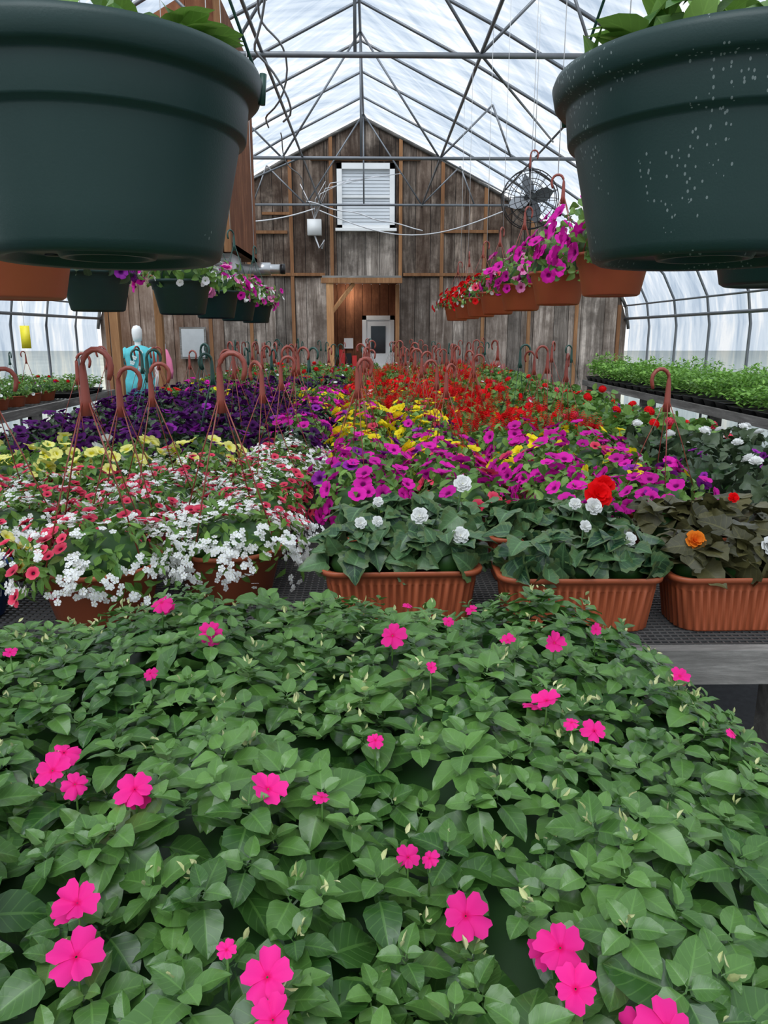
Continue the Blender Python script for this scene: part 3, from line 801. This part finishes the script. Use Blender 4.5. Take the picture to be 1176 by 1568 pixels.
nb = MB(); box(nb,-4.0,-3.45,YB-.08,YB-.05,1.1,1.75,'wood_grey',.5); box(nb,-3.96,-3.49,YB-.09,YB-.08,1.14,1.71,'duct_metal'); nb.obj('window_2', smooth=False)
box_ = MB(); box(box_,-1.28,-1.0,YB-.2,YB-.0,3.55,3.85,'white_paint')
for k in range(5): tube(box_,[(-1.14,YB-.1,3.85),(-1.2+.1*k,YB-.3,4.1+.1*k),(-1.4+.5*k,YB-.2,4.5+.05*k)],.008,'cable_white',5)
tube(box_,[(-1.14,YB-.1,3.55),(-1.05,YB-.15,3.3),(-.95,YB-.15,3.45),(-1.0,YB-.1,3.3)],.02,'cable_white',6)
box_.obj('electrical_box')

# plywood enclosure + heater
pe = MB()
X0 = -2.85
for k in range(4):
    xa, xb = X0+k*.34, X0+(k+1)*.34-.006
    for j in range(2):
        box(pe,xa,xb,8.3,8.34,2.52+j*.9,2.52+(j+1)*.9-.006,'plywood_red',U(.3,1),U(0,.2))
    ta, tb2 = roofz(xa)-.1, roofz(xb)-.1
    if min(ta,tb2)>4.34: box(pe,xa,xb,8.3,8.34,4.32,0,'plywood_red',U(.3,1),0,zt=(ta,tb2))
box(pe,-1.52,-1.49,8.34,10.2,2.52,4.85,'plywood_red',.5); box(pe,X0,X0+.03,8.34,10.2,2.52,4.3,'plywood_red',.5)
box(pe,X0,-1.49,8.34,10.2,2.52,2.56,'plywood_red',.3)
box(pe,-1.55,-1.48,8.27,8.35,2.45,4.9,'wood_fresh',.2,.6)
for x,y in ((X0,8.36),(X0,10.1)): box(pe,x,x+.09,y,y+.09,0,2.52,'wood_fresh',.4)
for x,y in ((-1.58,8.36),(-1.58,10.1)): box(pe,x,x+.07,y,y+.07,4.0,4.95,'wood_fresh',.4)
pe.obj('plywood_enclosure', smooth=False)
he = MB()
box(he,-2.08,-1.60,9.0,9.6,2.14,2.51,'white_paint',.6)
for i in range(7): box(he,-2.05,-1.63,8.97,9.0,2.19+i*.045,2.205+i*.045,'duct_metal')
tube(he,[(-1.6,9.3,2.36),(-1.25,9.3,2.36),(-1.08,9.3,2.36)],.055,'duct_metal',16); tube(he,[(-1.4,9.3,2.36),(-1.2,9.3,2.36)],.075,'duct_metal',16)
tube(he,[(-1.08,9.3,2.36),(-1.03,9.3,2.36)],.06,'plastic_black',16)
he.obj('gas_heater')

# fan
fa = MB(); fc = np.array([1.72,8.5,3.02])
for rr, yo in ((.30,0),(.25,-.05),(.19,-.075),(.13,-.09),(.07,-.1),(.30,.09),(.2,.12)):
    pts=[(fc[0]+rr*math.cos(a),fc[1]+yo,fc[2]+rr*math.sin(a)) for a in np.linspace(0,6.2832,33)]
    tube(fa, pts, .006 if rr==.30 else .004, 'plastic_black', 5)
for k in range(20):
    a=k*6.283/20; c_,s_=math.cos(a),math.sin(a)
    tube(fa,[(fc[0]+r_*c_,fc[1]+yo,fc[2]+r_*s_) for r_,yo in ((.04,-.105),(.13,-.09),(.25,-.05),(.30,0),(.30,.09),(.2,.12),(.04,.13))],.0035,'plastic_black',4)
tube(fa,[fc+[0,.0,0],fc+[0,.22,0]],.07,'plastic_black',14)
for k in range(4):
    a=k*1.571+.3; B=basis(np.array([math.cos(a),0.,math.sin(a)]),np.array([.5*math.sin(a),-1,-.5*math.cos(a)]))
    stamp(fa, leaf_T(5,3,.6,.1,0,0,'round'), B, .26, fc, 'galv_pipe')
tube(fa,[fc+[0,.1,.0],fc+[0,.1,.36]],.010,'plastic_black',6)
hook(fa, fc[0], fc[1]+.1, fc[2]+.36, 'hanger_brown', 1.6, 0)
tube(fa,[(fc[0]+.042,fc[1]+.1,fc[2]+.48),(fc[0]+.042,fc[1]+.1,roofz(fc[0])-.05)],.004,'string',4)
fa.obj('circulation_fan')

ca = MB()
def wav(p0, p1, n=24, amp=.06, r=.008, m='cable_grey', fx=2.0):
    pts=[]
    for i in range(n+1):
        f=i/n; q=np.array(p0)*(1-f)+np.array(p1)*f
        pts.append(q+np.array([amp*math.sin(f*fx*6.28+fx), 0, amp*.5*math.sin(f*fx*9)]))
    tube(ca, pts, r, m, 5)
wav((-.95,5.2,4.5),(-.85,8.2,3.65),amp=.10,r=.011,fx=2.2); wav((-.65,5.6,4.4),(-1.1,9.5,3.9),amp=.12,r=.010,fx=1.6)
wav((-1.1,9.5,3.9),(-1.14,15.7,3.95),amp=.05,fx=2)
wav((-1.3,15.6,4.15),(1.0,15.6,3.62),amp=.03,r=.012,m='cable_white')
pts=[(-1.0+3.6*i/20,15.4,3.95-.45*math.sin(math.pi*i/20)) for i in range(21)]; tube(ca,pts,.012,'cable_white',5)
pts=[(-2.6+1.5*i/12,15.5,3.75+.25*(i/12)**2) for i in range(13)]; tube(ca,pts,.014,'cable_white',5)
ca.obj('electrical_cables')
sk = MB(); box(sk,-4.12,-4.01,9.0,9.005,1.44,1.70,'sticky_yellow'); tube(sk,[(-4.065,9.0,1.70),(-4.065,9.0,roofz(-4.06)-.1)],.002,'string',4); sk.obj('sticky_insect_card')

# mannequin with teal shirt
ma = MB(); mx,my = -3.80,12.4
pr=[(.001,1.49),(.05,1.485),(.075,1.50),(.088,1.56),(.095,1.62),(.09,1.68),(.06,1.73),(.001,1.745)]
lathe(ma, pr, 'white_paint', (mx,my,0), 20, .85, 1.0)
lathe(ma, [(.05,1.40),(.048,1.50)], 'white_paint', (mx,my,0), 16)
pr=[(.001,.60),(.29,.62),(.25,.85),(.20,1.0),(.21,1.15),(.235,1.28),(.22,1.36),(.12,1.41),(.055,1.43)]
lathe(ma, pr, 'teal_cloth', (mx,my,0), 28, 1.0, .6)
for sg in (-1,1):
    tube(ma,[(mx+sg*.17,my,1.35),(mx+sg*.25,my-.01,1.28),(mx+sg*.29,my-.02,1.14)],[.07,.072,.078],'teal_cloth',12)
    tube(ma,[(mx+sg*.285,my-.02,1.16),(mx+sg*.30,my-.03,.95),(mx+sg*.27,my-.08,.75)],[.042,.036,.028],'white_paint',10)
for k in range(5): stamp(ma, F_BAC, basis(np.array([1.,0,0]),np.array([0,-1.,0])), .05, (mx+.08*math.sin(k*2),my-.16,1.0+.08*k), 'petal_white')
tube(ma,[(mx,my,0),(mx,my,.62)],.02,'duct_metal',10); lathe(ma,[(.001,.03),(.2,.025),(.22,0)],'plastic_black',(mx,my,0),24)
ma.obj('mannequin')
pk = MB()
lathe(pk,[(.001,.9),(.10,.88),(.12,1.0),(.10,1.2),(.04,1.35),(.01,1.37)],'pink_cloth',(-3.42,12.6,0),16,1,.4)
tube(pk,[(-3.42,12.6,0),(-3.42,12.6,1.45)],.015,'duct_metal',8); lathe(pk,[(.001,.03),(.15,.02),(.16,0)],'plastic_black',(-3.42,12.6,0),16)
pk.obj('garment_stand')

# ------------------------------------------------------------------ light / world / camera
wd = bpy.data.worlds.new('sky'); sc.world = wd; wd.use_nodes = True
nt = wd.node_tree; nt.nodes.clear()
out = nt.nodes.new('ShaderNodeOutputWorld'); bg = nt.nodes.new('ShaderNodeBackground')
nt.links.new(bg.outputs[0], out.inputs[0])
bg.inputs[0].default_value = (.94,.97,1,1)
bg.inputs[1].default_value = 1.25
sl = bpy.data.lights.new('sun','SUN'); sl.energy = 5.2; sl.angle = math.radians(50); sl.color=(1,.975,.93)
so = bpy.data.objects.new('overcast_sun', sl); so.rotation_euler = (math.radians(34), math.radians(-12), 0); so.location=(0,0,12); sc.collection.objects.link(so)
cam = bpy.data.cameras.new('cam'); co = bpy.data.objects.new('camera', cam); sc.collection.objects.link(co)
co.location = (0,0,1.6); co.rotation_euler = (math.radians(76.5), 0, math.radians(-.95))
cam.sensor_fit='VERTICAL'; cam.sensor_height=36; cam.lens=26; cam.clip_start=.02; cam.clip_end=300
sc.camera = co
